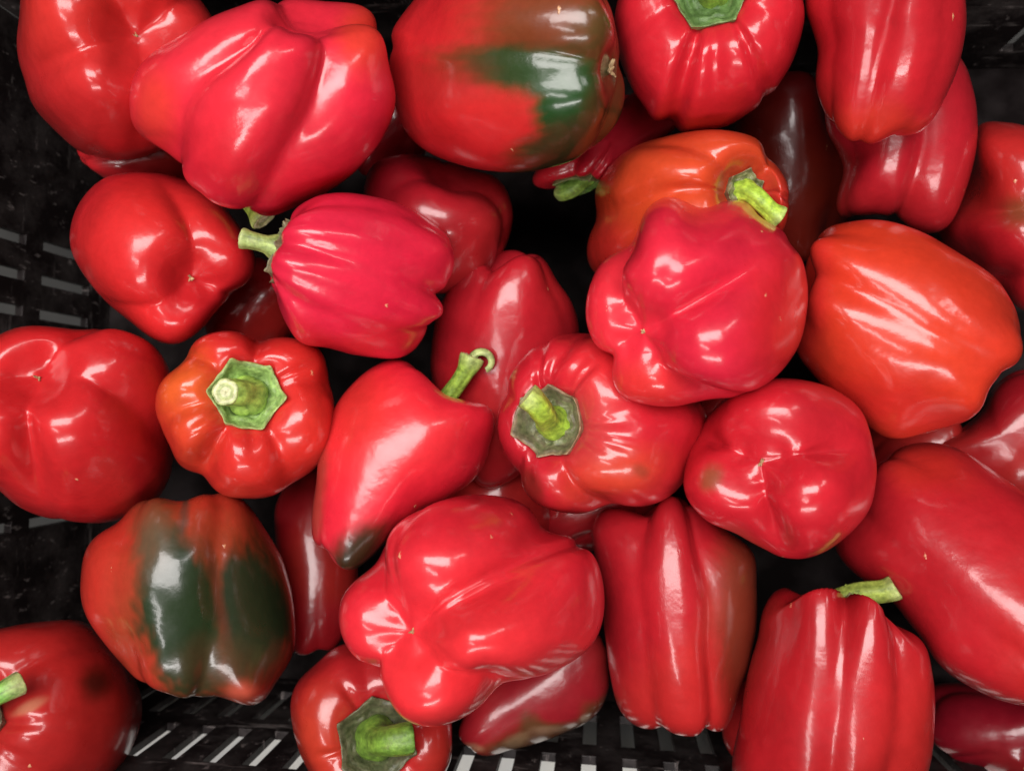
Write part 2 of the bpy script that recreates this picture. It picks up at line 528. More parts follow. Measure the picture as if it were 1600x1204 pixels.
    for mi in minor:                                # narrow extra creases (x, y, depth, width)
        tm = theta_of(mi[:2]); dm = mi[2] if len(mi) > 2 else .03; wm = mi[3] if len(mi) > 3 else .09
        dth = (th - tm + np.pi) % (2 * np.pi) - np.pi
        drift = 0.12 * np.sin(z0[:, None] * 2.2 + rng.uniform(0, 6))
        cc = cc + dm * np.exp(-((dth[None, :] + drift * .5) / wm) ** 2) * sm(rho0[:, None], .1, .5)
    for _ in range(wr):                             # puckers round the stem cavity
        tm = rng.uniform(0, 6.283); am = rng.uniform(.015, .05); wm = rng.uniform(.06, .17)
        dth = (th - tm + np.pi) % (2 * np.pi) - np.pi
        end = rng.uniform(.75, 1.0)
        mask = sm(rho0, .12, .4) * (1 - sm(rho0, end - .3, end)) * (z0 > 0.3)
        cc = cc + am * np.exp(-(dth[None, :] / wm) ** 2) * mask[:, None]
    lobe = ends * ext[None, :] * (sm(-zn, .2, .9) + .6 * sm(zn, .3, .95)) * polef
    r_ = rho[:, None] * (1 - cc + lobe * .5)
    z_ = zn * (1 - cc * .95 + lobe)
    P = np.stack([r_ * np.cos(th), r_ * np.sin(th), z_ * np.ones_like(r_)], -1)
    nz = wav(P, 2.6, rng) * noise + wav(P, 6.5, rng) * noise * .3
    P = P * (1 + nz * (.3 + .7 * polef))[..., None]
    P = P * np.array([b, b, Lz])
    # to the view frame of this fruit
    Q = P[..., 0:1] * X + P[..., 1:2] * Y + P[..., 2:3] * A
    # shape the girth so that the plan outline is the fruit's own
    NB = 72
    phib = np.linspace(-np.pi, np.pi, NB + 1)[:-1] + np.pi / NB
    pc = (poly - np.array([cx, cy])) * np.array([1, -1])
    pd = resample(np.vstack([pc, pc[:1]]), 1500)
    pphi = np.arctan2(pd[:, 1], pd[:, 0]); prr = np.hypot(pd[:, 0], pd[:, 1])
    o_ = np.argsort(pphi)
    Ro = np.interp(phib, pphi[o_], prr[o_], period=2 * np.pi)
    UVW = np.stack([u, v, w])
    for it in range(5):
        Wd = C + Q @ UVW
        sxy, _ = project(Wd)
        dx = sxy[..., 0] - cx; dy = -(sxy[..., 1] - cy)
        ph = np.arctan2(dy, dx).ravel(); rr = np.hypot(dx, dy)
        bi = np.floor((ph + np.pi) / (2 * np.pi) * NB).astype(int) % NB
        Rs = np.zeros(NB); np.maximum.at(Rs, bi, rr.ravel())
        bad = Rs < 1
        if bad.any(): Rs[bad] = np.interp(np.where(bad)[0], np.where(~bad)[0], Rs[~bad])
        Rs = cblur(Rs, .8)
        Rs = np.maximum(Rs, 5)
        f = np.clip(Ro / np.roll(Rs, 0), .5, 1.8)
        fl = cblur(f, 5.5)
        fh = cblur(f / fl, 1.5)
        up = lambda a: np.fft.irfft(np.fft.rfft(a) * (1440 / NB), n=1440)      # smooth, kink-free resampling
        fl, fh, Rs = up(fl), up(fh), up(Rs)
        phu = phib[0] + np.arange(1440) / 1440 * 2 * np.pi
        fL = np.interp(ph, phu, fl, period=2 * np.pi).reshape(rr.shape)
        fH = np.interp(ph, phu, fh, period=2 * np.pi).reshape(rr.shape)
        RS = np.interp(ph, phu, Rs, period=2 * np.pi).reshape(rr.shape)
        g = sm(rr / RS, .25, .95)
        fe = fL * (1 + (fH - 1) * g)
        Q[..., 0] *= fe; Q[..., 1] *= fe
    if pole is not None:                            # slide the cap so the dimple / stalk sits off centre
        e0 = 0 if face == 'S' else -1
        pq = Q[e0].mean(0)
        dl = toscreen(pole) - pq[:2]
        R_ = .5 * (np.abs(Q[..., 0]).max() + np.abs(Q[..., 1]).max())
        dd2 = ((Q[..., 0] - pq[0]) ** 2 + (Q[..., 1] - pq[1]) ** 2) / (R_ * .85) ** 2
        edge_ = np.hypot(Q[..., 0], Q[..., 1]) / R_
        fall = np.exp(-dd2 * 1.2) * (1 - sm(edge_, .55, 1.0)) * sm(Q[..., 2], -.1 * b, .35 * b)
        fall = fall / max(fall[e0].mean(), .3)
        Q[..., :2] += dl * np.minimum(fall, 1)[..., None]
    for (bx, by, br, bh) in press:                  # bumps (+) and dents (-): pixel centre, radius px, height mm
        du, dv = toscreen((bx, by)); rad = br * k
        d2 = ((Q[..., 0] - du) ** 2 + (Q[..., 1] - dv) ** 2) / rad ** 2
        Q[..., 2] += np.where(Q[..., 2] > 0, np.exp(-d2) * bh / 1000 * sm(Q[..., 2], 0, .3 * b), 0)
    Q[0] = Q[1].mean(0); Q[-1] = Q[-2].mean(0)      # close the poles without a spike
    Wd = C + Q @ UVW
    local = Wd - C
    # pigment
    sxy, _ = project(Wd)
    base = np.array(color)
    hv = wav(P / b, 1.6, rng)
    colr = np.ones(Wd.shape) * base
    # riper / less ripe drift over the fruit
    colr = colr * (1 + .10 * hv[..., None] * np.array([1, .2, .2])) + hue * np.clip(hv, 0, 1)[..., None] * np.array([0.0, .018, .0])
    nx_, ny_ = wav(P / b, 5, rng), wav(P / b, 5, rng)
    nf = wav(P / b, 20, rng) * .5 + wav(P / b * np.array([1, 1, .22]), 55, rng) * .9 + wav(P / b, 80, rng) * .5
    for pa in patches:                              # (x, y, rx, ry, rot deg, colour, strength[, softness])
        x, y, rx, ry, rot, pcx, st = pa[:7]; soft = pa[7] if len(pa) > 7 else .45
        ca, sa = math.cos(math.radians(rot)), math.sin(math.radians(rot))
        ex = sxy[..., 0] - x + nx_ * rx * .13; ey = sxy[..., 1] - y + ny_ * rx * .13
        qx = (ex * ca + ey * sa) / rx; qy = (-ex * sa + ey * ca) / ry
        dd_ = np.sqrt(qx * qx + qy * qy) + nf * .07
        wgt = st * (1 - sm(dd_, 1 - soft, 1 + soft)) * sm(Q[..., 2], -.35 * b, 0.0)
        colr = colr * (1 - wgt[..., None]) + np.array(pcx) * wgt[..., None]
    colr = np.clip(colr * np.array([.84, .82, .88]) + np.array([0, .003, .005]) * sm(colr[..., :1], .2, .5), .002, .9)
    root = bpy.data.objects.new(name, None); COL.objects.link(root)
    root.location = Vector(C); root.empty_display_size = .02
    props(root, label, 'bell pepper', GROUP)
    fc = grid_faces(NR, NT)
    i_, j_ = NR // 2, 0
    nrm_ = np.cross(local[i_ + 1, j_] - local[i_, j_], local[i_, j_ + 1] - local[i_, j_])
    if nrm_ @ local[i_, j_] < 0: fc = fc[:, ::-1].copy()
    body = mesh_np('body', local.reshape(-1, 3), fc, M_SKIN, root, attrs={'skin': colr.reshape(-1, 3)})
    Aw = A @ UVW
    # blossom scar
    if scar:
        bp = local[-1, 0]
        size = scar if isinstance(scar, (int, float)) and scar is not True else 1.0
        make_scar(bp, -Aw, .0022 * size, rng, root)
    if stem:
        make_stem(local, Wd, C, Aw, UVW, b, stem, calyx or {}, rng, root, rho0)
    return root, dict(P=local + C, C=C, body=body)

def orth(d):
    d = d / np.linalg.norm(d)
    h = np.array([0, 0, 1.0]) if abs(d[2]) < .9 else np.array([1.0, 0, 0])
    x = np.cross(h, d); x /= np.linalg.norm(x)
    return x, np.cross(d, x), d

def tube(pts, rad, nseg, ridge=0.0, nr=5, phase=0.0, x0=None):
    pts = np.asarray(pts); n = len(pts)
    T = np.gradient(pts, axis=0); T /= np.linalg.norm(T, axis=1)[:, None]
    x, y, _ = orth(T[0])
    V = []
    a = np.arange(nseg) / nseg * 2 * np.pi
    for i in range(n):
        x = x - T[i] * (x @ T[i]); x /= np.linalg.norm(x); y = np.cross(T[i], x)
        r = rad[i] * (1 + ridge * (np.abs(np.cos(a * nr / 2 + phase)) ** .7 - .6))
        V.append(pts[i] + (np.cos(a) * r)[:, None] * x + (np.sin(a) * r)[:, None] * y)
    return np.array(V), x, y, T

def make_scar(pos, direction, s, rng, root):
    V = []; Fc = []
    x, y, d = orth(direction)
    for q in range(5):
        a = rng.uniform(0, 6.28); til = rng.uniform(.3, 1.1); ln = s * rng.uniform(.7, 1.7)
        ax = d * math.cos(til) + (x * math.cos(a) + y * math.sin(a)) * math.sin(til)
        o0 = pos - d * s * .25
        px_, py_, _ = orth(ax); r = s * rng.uniform(.22, .38); k = len(V)
        for lev, rr in ((0, 1.0), (.55, .8), (1.0, .25)):
            bend = y * (lev ** 2) * s * .25
            for j in range(5):
                an = j / 5 * 6.283
                V.append(o0 + ax * ln * lev + bend + (px_ * math.cos(an) + py_ * math.sin(an)) * r * rr)
        for lv in range(2):
            for j in range(5):
                Fc.append((k + lv * 5 + j, k + lv * 5 + (j + 1) % 5, k + lv * 5 + 5 + (j + 1) % 5, k + lv * 5 + 5 + j))
        Fc.append(tuple(k + 10 + j for j in range(5)))
    mesh_np('blossom_scar', V, Fc, M_DRY, root, smooth=False)

def make_stem(local, Wd, C, Aw, UVW, b, st, ca, rng, root, rho0):
    """calyx draped on the cavity rings + bent stalk with a pale cut end"""
    sides = ca.get('sides', 6); cr_ = ca.get('r', .36) * b
    colr_ = np.array(ca.get('color', (0.10, 0.19, 0.05))); edge = np.array(ca.get('edge', (0.16, 0.13, 0.07)))
    lift = ca.get('lift', .0021); ph = ca.get('phase', rng.uniform(0, 6.28))
    NQ, NA = 22, 96
    S = int(NT / NA * NA) if False else NT
    th = np.arange(NA) / NA * 2 * np.pi
    # polygon-ish rim
    per = 2 * np.pi / sides
    rel = (th - ph) % per - per / 2
    rim = math.cos(per / 2) / np.cos(rel)
    rim = rim / rim.max()
    rim = 1 - (1 - rim) * ca.get('pointy', 1.2)
    tipness = sm(rim / rim.max(), .9, 1.0)
    rim = rim * (1 + .11 * cblur(rng.normal(size=NA), 5) * 1.1 + .02 * cblur(rng.normal(size=NA), 1.2))
    rings = local                                    # (NR, NT, 3)
    cen = rings[0, 0]
    jj = th / (2 * np.pi) * NT
    j0 = np.floor(jj).astype(int) % NT; j1 = (j0 + 1) % NT; fj = (jj - np.floor(jj))[:, None]
    surf = rings[:, j0] * (1 - fj) + rings[:, j1] * fj          # (NR, NA, 3)
    surf = cblur(surf, 2.0, axis=1)
    rad = np.linalg.norm((surf - cen) - ((surf - cen) @ Aw)[..., None] * Aw, axis=-1)   # NR, NA
    V = np.zeros((NQ, NA, 3)); Cc = np.zeros((NQ, NA, 3))
    nmask = min(60, NR)
    hgt = ((surf - cen) @ Aw)
    x, y, d = orth(Aw)
    for a in range(NA):
        target = cr_ * rim[a] * np.linspace(0, 1, NQ)
        rr = np.maximum.accumulate(rad[:nmask, a])
        rr = rr + np.arange(nmask) * 1e-7
        for kx in range(3):
            V[:, a, kx] = np.interp(target, rr, surf[:nmask, a, kx])
    q = np.linspace(0, 1, NQ)[:, None, None]
    # level out the puckers under the calyx, add its own thickness and rise towards the stalk
    hh = (V - cen) @ Aw
    hm = cblur(hh, 5, axis=1)
    V = V + ((np.maximum(hm, hh) - hh)[..., None]) * Aw
    bumps = rng.normal(size=(NQ, NA)); bumps = cblur(bumps, 2.2) ; bumps = (bumps + np.roll(bumps, 1, 0)) * .0009
    V = V + Aw * (lift * (1 - .15 * q ** 6) + ca.get('rise', .10) * b * np.maximum(1 - q / .62, 0) ** 1.6)
    V = V + Aw * (bumps * (q[..., 0] > .25))[..., None]
    V = V + Aw * (tipness[None, :, None] * sm(q, .75, 1.0) * .0016)
    fold = cblur(rng.normal(size=NA), 2.4) * .0009
    V = V + Aw * (fold[None, :] * sm(q[..., 0], .3, .8))[..., None]
    ridge = np.cos((th - ph) * sides + np.pi) * .0006
    V = V + Aw * (ridge[None, :] * np.sin(np.pi * q[..., 0]))[..., None]
    # rim skirt down into the flesh
    sk = V[-1] - Aw * (lift + .0022 + tipness[:, None] * .0016)
    inner = V[-1] * .995 - Aw * .0005
    V = np.concatenate([V, inner[None], sk[None]])
    qq = np.r_[np.linspace(0, 1, NQ), 1, 1][:, None, None]
    nn = cblur(rng.normal(size=(NQ + 2, NA)), 2)[..., None] * 1.2
    grey = np.array(ca.get('grey', (0.12, 0.12, 0.08))); ga = ca.get('greyamt', .3)
    colv = colr_ * (1 + .25 * nn) * np.ones((NQ + 2, NA, 3))
    gw = np.clip(ga * (0.2 + qq * 1.1) + nn * .35 * ga, 0, 1)
    colv = colv * (1 - gw) + grey * gw
    ew = sm(qq, .9, 1.0) * .7
    colv = colv * (1 - ew) + edge * ew
    bright = np.array(st.get('color', (0.24, 0.38, 0.05)))
    bw = 1 - sm(qq, .22, .45)
    colv = colv * (1 - bw) + bright * bw
    cal = mesh_np('calyx', V.reshape(-1, 3), grid_faces(NQ + 2, NA), M_GREEN, root, attrs={'skin': np.clip(colv.reshape(-1, 3), .003, .9)})
    # stalk
    base = cen + Aw * (lift + ca.get('rise', .10) * b * .4)
    tx, ty, tz = st['tip']                           # pixel + height above base towards camera, mm
    bw_ = base + C
    _, bd = project(bw_)
    tipw = at(tx, ty, float(bd) - tz / 1000) - C
    ln = np.linalg.norm(tipw - base)
    bend = st.get('bend', .45)
    P0 = base - Aw * .004; P1 = base + Aw * ln * bend
    dirn = st.get('enddir')
    P3 = tipw
    if dirn is not None:
        e = dirn[0] * UVW[0] - dirn[1] * UVW[1] + dirn[2] * UVW[2]; e = e / np.linalg.norm(e)
        P2 = P3 - e * ln * .4
    else:
        P2 = P0 * .3 + P3 * .7 + Aw * ln * bend * .35
    t = np.linspace(0, 1, 26)[:, None]
    pts = (1 - t) ** 3 * P0 + 3 * (1 - t) ** 2 * t * P1 + 3 * (1 - t) * t * t * P2 + t ** 3 * P3
    r0 = st.get('r', 4.6) / 1000
    tt = t[:, 0]
    radr = r0 * (1 + .55 * (1 - sm(tt, 0, .3)) + st.get('flare', .18) * sm(tt, .75, 1.0))
    radr *= 1 + .03 * np.sin(tt * 9 + rng.uniform(0, 6))
    V, xx, yy, T = tube(pts, radr, 40, ridge=.10, nr=st.get('nr', 5), phase=rng.uniform(0, 3))
    cap = V[-1]; capc = cap.mean(0)
    rimr = np.stack([capc + (cap - capc) * f_ + T[-1] * h_ for f_, h_ in ((.97, .0004), (.9, .0005))])
    VV = np.concatenate([V, rimr])
    colt = np.ones(VV.shape) * bright
    an = np.arange(40) / 40 * 2 * np.pi
    strip = (1 + .18 * np.cos(an * st.get('nr', 5)) + .1 * rng.normal(size=40))[None, :, None]
    colt = colt * strip
    lf = np.r_[tt, 1, 1][:, None, None]
    tipc = np.array(st.get('tipcolor', (0.34, 0.40, 0.16)))
    colt = colt * (1 - sm(lf, .8, 1.0) * .6) + tipc * sm(lf, .8, 1.0) * .6
    sto = mesh_np('stem', VV.reshape(-1, 3), grid_faces(len(VV), 40), M_GREEN, root, attrs={'skin': np.clip(colt.reshape(-1, 3), .003, .9)})
    # cut end: dished pale disc with a pith ring, sub-part of the stem
    last = VV[-1]; lc = last.mean(0)
    rings_ = []
    cols = []
    for f_, h_, c_ in ((1.0, -.0001, (.45, .46, .24)), (.86, .0002, (.55, .56, .33)), (.66, -.0003, (.42, .47, .22)), (.5, -.0008, (.30, .36, .15)), (.34, -.0004, (.52, .52, .32)), (.15, -.0006, (.5, .5, .3)), (.01, -.0006, (.45, .45, .25))):
        rings_.append(lc + (last - lc) * f_ + T[-1] * (h_ + rng.normal(size=(40, 1)) * .00008)); cols.append(np.ones((40, 3)) * c_)
    R_ = np.array(rings_)
    mesh_np('cut_end', R_.reshape(-1, 3), grid_faces(len(R_), 40), M_GREEN, sto, attrs={'skin': np.array(cols).reshape(-1, 3)})
    if st.get('curl'):
        # peeled strip of stalk skin curling over
        cs = []
        e1 = T[-1]; side = RM[:, 0] * .9 - RM[:, 1] * .1; side -= e1 * (side @ e1); side /= np.linalg.norm(side)
        nrm = np.cross(e1, side)
        for i in range(22):
            s_ = i / 21; ang = s_ * 3.9
            rr_ = .0054 * (1 - .25 * s_)
            ctr = P3 + side * .0052 + e1 * -.0005
            cs.append(ctr + (-math.cos(ang)) * side * rr_ + math.sin(ang) * e1 * rr_)
        cs = np.array(cs); wd = .0038 * (1 - .3 * np.linspace(0, 1, 22))
        Vc = []
        for sgn_, off in ((-1, .0), (-.4, .0013), (.4, .0013), (1, .0), (.4, -.0005), (-.4, -.0005)):
            ctr = P3 + side * .0052
            rd = cs - ctr; rd /= np.linalg.norm(rd, axis=1)[:, None]
            wv = nrm * .6 + rd * .65
            Vc.append(cs + wv * sgn_ * wd[:, None] * .8 + (rd * .6 - nrm * .65) * off)
        Vc = np.array(Vc).transpose(1, 0, 2)
        cols = np.ones(Vc.shape) * np.array((.34, .42, .16))
        mesh_np('stem_curl', Vc.reshape(-1, 3), grid_faces(22, 6), M_GREEN, sto, attrs={'skin': cols.reshape(-1, 3)})

# ------------------------------------------------------------------ the pile, fruit by fruit (upper layer first; some low fruit darkened in colour for shade)
pepper("large glossy pink-red pepper on its side, upper left, short green stem poking out below",
       [(203,150),(212,110),(240,78),(290,48),(340,22),(400,2),(470,-4),(530,0),(565,8),(590,35),(603,75),(612,115),(619,150),(610,195),(590,232),(550,275),(505,305),(460,325),(425,338),(395,333),(365,327),(330,315),(295,285),(268,250),(250,236),(215,212),(204,182)],
       z=8, stem_to=(325,310), el=-24, creases=[(575,70,.9),(480,190,.9),(255,190,1.0)], minor=[(400,130,.025,.16)], Dm=.19, Db=.30, Ds=.16, p=2.0,
       color=PINK, seed=2, stem=dict(tip=(412,343,-2), r=4.0, color=(.30,.42,.06), bend=.3, flare=.5), calyx=dict(r=.25, sides=6), noise=.03, ends=.06,
       patches=[(240,170,35,60,0,ORANGE,.6,.7),(570,50,40,60,0,ORANGE,.7,.6),(330,240,70,50,30,RED,.6,.8)],
       press=[(420,60,50,2.0),(350,230,45,2),(455,130,40,-2)])

pepper("red pepper turning green and brown on its right half, top centre",
       [(608,80),(620,35),(650,-5),(690,-40),(780,-65),(880,-60),(930,-20),(950,5),(962,50),(966,85),(975,120),(975,165),(955,205),(915,240),(870,260),(810,270),(740,264),(680,245),(640,215),(620,175),(610,135)],
       z=2, pole=(938,108), face='B', creases=[(860,88,1.0),(955,60,.7),(955,150,.7)], minor=[(720,110,.03,.2)], Dm=.09, Db=.14, ratio=1.25,
       color=(.55,.013,.014), seed=3, scar=1.6, noise=.025,
       patches=[(840,50,110,95,0,(.14,.045,.012),.9,.6),(945,120,62,150,0,(.080,.048,.012),.95,.5),(800,112,120,34,8,(.03,.05,.012),1,.4),(875,120,75,42,15,(.022,.055,.012),1,.4),(885,175,48,62,-10,(.012,.055,.008),1,.35),(890,228,100,36,-22,(.035,.034,.010),1,.45),(945,180,35,60,10,(.06,.035,.010),.9,.5),(690,125,60,40,0,(.3,.02,.012),.5,.7)],
       press=[(700,165,45,3),(660,60,60,-2.5)])

pepper("broad pink-red pepper right of centre, blossom end up, four lobes round an off-centre dimple",
       [(990,370),(1000,338),(1030,312),(1060,307),(1085,318),(1120,315),(1150,311),(1180,325),(1195,343),(1222,360),(1243,388),(1259,425),(1263,470),(1252,530),(1226,575),(1190,605),(1150,621),(1110,625),(1070,634),(1030,637),(985,625),(960,605),(953,570),(936,545),(919,515),(915,475),(925,435),(945,402),(972,387)],
       z=22, pole=(1015,515), face='B', creases=[(968,440,.9),(955,560,.8),(1050,575,1.0),(1115,455,.85)], minor=[(1060,420,.018,.12),(1160,420,.02,.1)], Dm=.07, Db=.36, 
       color=PINK, seed=4, scar=.8, ratio=1.0, p=2.6,
       patches=[(1230,500,60,120,10,(.60,.014,.014),.8,.7),(1010,610,60,40,0,(.66,.03,.016),.7,.7)])

pepper("biggest red pepper, lower centre, blossom end up, pale scratches on its right lobe",
       [(530,950),(540,920),(565,893),(590,875),(605,840),(640,805),(700,778),(760,772),(810,783),(842,806),(853,828),(885,833),(920,858),(940,900),(945,950),(932,1000),(900,1033),(850,1057),(800,1066),(778,1075),(760,1100),(720,1126),(680,1135),(640,1125),(612,1097),(600,1058),(572,1040),(542,1010),(531,980)],
       z=12, pole=(655,982), face='B', creases=[(602,905,.8),(598,1030,1.0),(720,1050,.9),(745,930,.8)], minor=[(870,850,.05,.06),(640,880,.02,.1)], Dm=.10, Db=.36, 
       color=(.68,.016,.028), seed=5, scar=.9, ratio=.95, ends=.07,
       patches=[(690,1120,120,22,5,(.25,.02,.01),.4,.8)],
       press=[(880,940,60,2)])

pepper("small pink-red pepper with long ridges, lying on its side, thin stem pointing left",
       [(455,335),(488,309),(530,300),(590,308),(640,325),(690,358),(709,392),(707,430),(694,455),(690,488),(668,518),(648,546),(618,561),(570,558),(520,547),(472,537),(447,505),(432,465),(422,430),(434,400),(447,365)],
       z=-4, pole=(450,392), face='S', tilt=28, creases=[(540,335,.5),(600,422,1.0),(560,505,.6)], minor=[(560,372,.02,.13),(530,455,.025,.10)], Dm=.10, Db=.24, Ds=.16, p=2.0,
       color=(.72,.014,.044), seed=6, stem=dict(tip=(378,372,3), r=3.6, color=(.26,.34,.10), enddir=(-1,-.25,0), bend=.4), calyx=dict(r=.38, sides=6, color=(.16,.2,.08), greyamt=.6, rise=.2), wr=0,  # pink highlight glow is part of this skin colour
       patches=[(560,535,130,25,5,RED,.7,.7)])

pepper("orange-red pepper seen stem end up with a pale green six-sided calyx, left of centre",
       [(243,625),(255,590),(283,567),(298,540),(330,520),(372,517),(402,530),(432,525),(470,529),(503,550),(515,590),(523,640),(519,690),(495,730),(455,757),(420,776),(370,778),(335,766),(318,747),(282,728),(262,692),(246,658)],
       z=-22, pole=(385,622), face='S', creases=[(300,555,.7),(400,545,.9),(505,600,.6),(445,740,.6),(325,725,1.0),(262,660,.6)], Dm=.07, Ds=.26,
       color=(.60,.020,.014), seed=7, wr=5, p=2.0,
       stem=dict(tip=(352,612,11), r=5.6, flare=.0, color=(.25,.40,.07), bend=.5, enddir=(-.35,-.1,1), tipcolor=(.5,.55,.3)), calyx=dict(r=.375, sides=6, color=(.22,.36,.10), edge=(.34,.36,.14), greyamt=.05, rise=.26, pointy=1.0, phase=.5),
       patches=[(285,600,50,60,0,(.68,.10,.012),.9,.7),(300,680,40,50,0,(.64,.06,.012),.6,.7)])

pepper("heart-shaped red pepper with a curled green stem, tapering to a brown-green tip",
       [(520,640),(548,600),(588,568),(630,562),(658,578),(685,603),(705,617),(735,623),(765,636),(773,662),(765,710),(742,750),(700,780),(655,800),(622,832),(590,866),(552,894),(512,866),(489,840),(483,805),(491,760),(500,700)],
       z=-18, stem_to=(718,585), el=-10, creases=[(560,640,.35),(720,700,.4)], Dm=.03, Db=.05, Ds=.10, taper=.30, p=3,
       color=(.72,.015,.030), seed=8, stem=dict(tip=(738,558,6), r=4.2, color=(.22,.36,.05), enddir=(.35,-1,.2), curl=True, bend=.35, flare=.35), calyx=dict(r=.26, sides=6, color=(.2,.33,.06), rise=.15), noise=.015, ends=.02,
       patches=[(575,868,92,38,-31,(.038,.022,.008),1,.5),(497,760,12,90,5,(.16,.05,.02),.6,.6),(560,640,50,60,0,(.62,.03,.016),.6,.8)])

pepper("wrinkled red pepper at the centre, thick curved green stem on a grey-brown calyx",
       [(800,582),(830,546),(870,526),(920,519),(975,535),(1040,590),(1090,620),(1105,660),(1090,710),(1070,750),(1040,780),(1000,793),(952,790),(920,803),(870,800),(830,780),(808,742),(790,710),(778,680),(781,640),(790,612)],
       z=-28, pole=(874,660), face='S', creases=[(905,545,.6),(800,615,.6),(815,740,.7),(925,770,1.0),(1050,640,.4)], minor=[(860,555,.05,.1)], Dm=.06, Ds=.22,
       color=(.60,.013,.022), seed=9, wr=7,
       stem=dict(tip=(824,619,20), r=4.8, color=(.27,.42,.04), bend=.25, enddir=(-1,-.75,.2), tipcolor=(.38,.42,.15)), calyx=dict(r=.34, sides=7, color=(.20,.30,.10), grey=(.13,.11,.07), greyamt=.8, edge=(.35,.22,.13), rise=.20, pointy=1.2),
       patches=[(960,740,75,40,-10,(.60,.06,.016),.7,.7),(830,760,18,35,-20,(.10,.02,.01),.7,.6),(1000,735,14,9,30,(.15,.05,.02),.5,.6),(925,660,40,60,0,(.62,.12,.09),.3,.8)])

pepper("squat red pepper, blossom end up, small green spot on its left lobe",
       [(1068,742),(1076,700),(1100,660),(1130,625),(1180,596),(1240,591),(1300,605),(1345,640),(1364,690),(1370,735),(1361,790),(1330,832),(1280,866),(1230,873),(1190,857),(1150,835),(1108,818),(1080,790),(1069,765)],
       z=6, pole=(1193,723), face='B', creases=[(1105,680,1.0),(1330,700,.9),(1200,800,1.0)], Dm=.06, Db=.42, p=2.0, ratio=.95,
       color=(.60,.012,.020), seed=10, scar=.9,
       patches=[(1112,745,16,20,30,(.12,.10,.03),.6,.7),(1290,640,50,50,0,(.45,.01,.015),.5,.8)],
       press=[(1290,655,40,-2.5)])

pepper("large orange-red pepper on its side at the right, long grooves and pale left tip",
       [(1262,392),(1290,360),(1330,343),(1382,342),(1440,360),(1500,395),(1550,427),(1581,467),(1595,510),(1597,552),(1575,582),(1546,606),(1540,632),(1510,657),(1460,674),(1410,685),(1370,677),(1330,642),(1288,607),(1258,572),(1242,545),(1243,500),(1255,440)],
       z=-8, pole=None, stem_to=(1640,640), el=-12, creases=[(1420,495,1.0),(1330,590,.2),(1420,380,.2)], Dm=.07, Db=.11, Ds=.06, p=2.2, taper=.06,
       color=(.62,.036,.010), seed=11, scar=1.2, noise=.02,
       patches=[(1400,640,140,60,15,(.60,.016,.014),.7,.7),(1265,470,30,120,10,(.60,.016,.016),.6,.7),(1560,560,60,80,0,(.60,.03,.01),.6,.7)])

pepper("red pepper at the top edge, green calyx facing up with deep puckers below it",
       [(960,60),(965,0),(1000,-90),(1110,-125),(1220,-85),(1254,0),(1254,50),(1232,110),(1190,162),(1140,196),(1090,206),(1040,196),(1000,162),(974,112)],
       z=-8, pole=(1108,-5), face='S', creases=[(1000,60,.5),(1120,90,.7),(1230,60,.5)], minor=[(1085,80,.14,.12),(1160,70,.06,.08)], Dm=.04, Ds=.16,
       color=(.60,.012,.020), seed=12, wr=3, stem=dict(tip=(1100,-45,25), r=5), calyx=dict(r=.37, sides=6, color=(.11,.22,.06), greyamt=.1, rise=.15, edge=(.2,.28,.1)))

pepper("long red pepper hanging from the top edge, upper right, tiny dry tip at its end",
       [(1256,0),(1270,-100),(1380,-150),(1490,-100),(1510,0),(1506,70),(1490,130),(1462,185),(1430,210),(1385,217),(1350,226),(1310,207),(1280,162),(1271,130),(1276,80),(1266,40)],
       z=14, stem_to=(1395,-200), el=3, creases=[(1385,100,1.0),(1480,60,.3),(1290,60,.5)], Dm=.17, Db=.10, Ds=.14, p=2.0,
       color=(.52,.011,.016), seed=13, scar=1.3, noise=.02, patches=[(1370,205,90,28,0,(.62,.04,.014),.6,.7)])

pepper("long dark-red grooved pepper tucked under the one hanging from the top edge",
       [(1500,88),(1520,130),(1528,185),(1525,240),(1511,300),(1490,345),(1458,365),(1420,357),(1380,337),(1340,341),(1311,335),(1302,315),(1312,280),(1309,240),(1290,200),(1290,120),(1330,60),(1440,50)],
       z=-38, stem_to=(1420,-60), el=4, creases=[(1440,280,1.0),(1320,200,.3)], Dm=.24, Db=.22, p=2.0, Ds=.1, color=(.44,.009,.016), seed=14, noise=.02, ends=.05)

pepper("red pepper cut by the right edge above the orange-red one, faint green patch",
       [(1520,205),(1560,190),(1615,200),(1680,240),(1702,350),(1665,450),(1603,487),(1560,455),(1500,410),(1466,372),(1478,330),(1506,280)],
       z=-50, pole=(1640,330), face='B', creases=[(1520,330,1.0),(1590,440,.8)], Dm=.08, Db=.16, color=(.43,.009,.013), seed=15, noise=.035,
       patches=[(1595,330,28,24,0,(.14,.09,.03),.6,.8)])

pepper("three-lobed red pepper by the crate's left wall, blossom end up, nothing cutting it off",
       [(108,378),(115,335),(140,296),(175,273),(230,268),(282,278),(330,300),(368,343),(393,383),(398,420),(378,450),(342,476),(322,506),(295,530),(265,538),(230,526),(195,497),(160,467),(130,432),(114,402)],
       z=-32, pole=(290,432), face='B', creases=[(280,330,.7),(215,475,.6),(350,460,1.0)], Dm=.07, Db=.26, ratio=1.05,
       color=(.56,.012,.015), seed=16, scar=.9)

pepper("red pepper in the top left corner, partly under the big pink-red one",
       [(26,80),(28,20),(45,-40),(140,-80),(250,-60),(310,-5),(345,60),(340,140),(300,200),(250,236),(190,252),(130,240),(88,207),(52,165),(35,118)],
       z=-22, pole=(213,62), face='B', creases=[(60,110,.6),(270,20,.8),(180,235,.4)], Dm=.07, Db=.26, color=(.52,.016,.014), seed=17, scar=.6, noise=.01, p=2.0, press=[(150,120,45,5)])

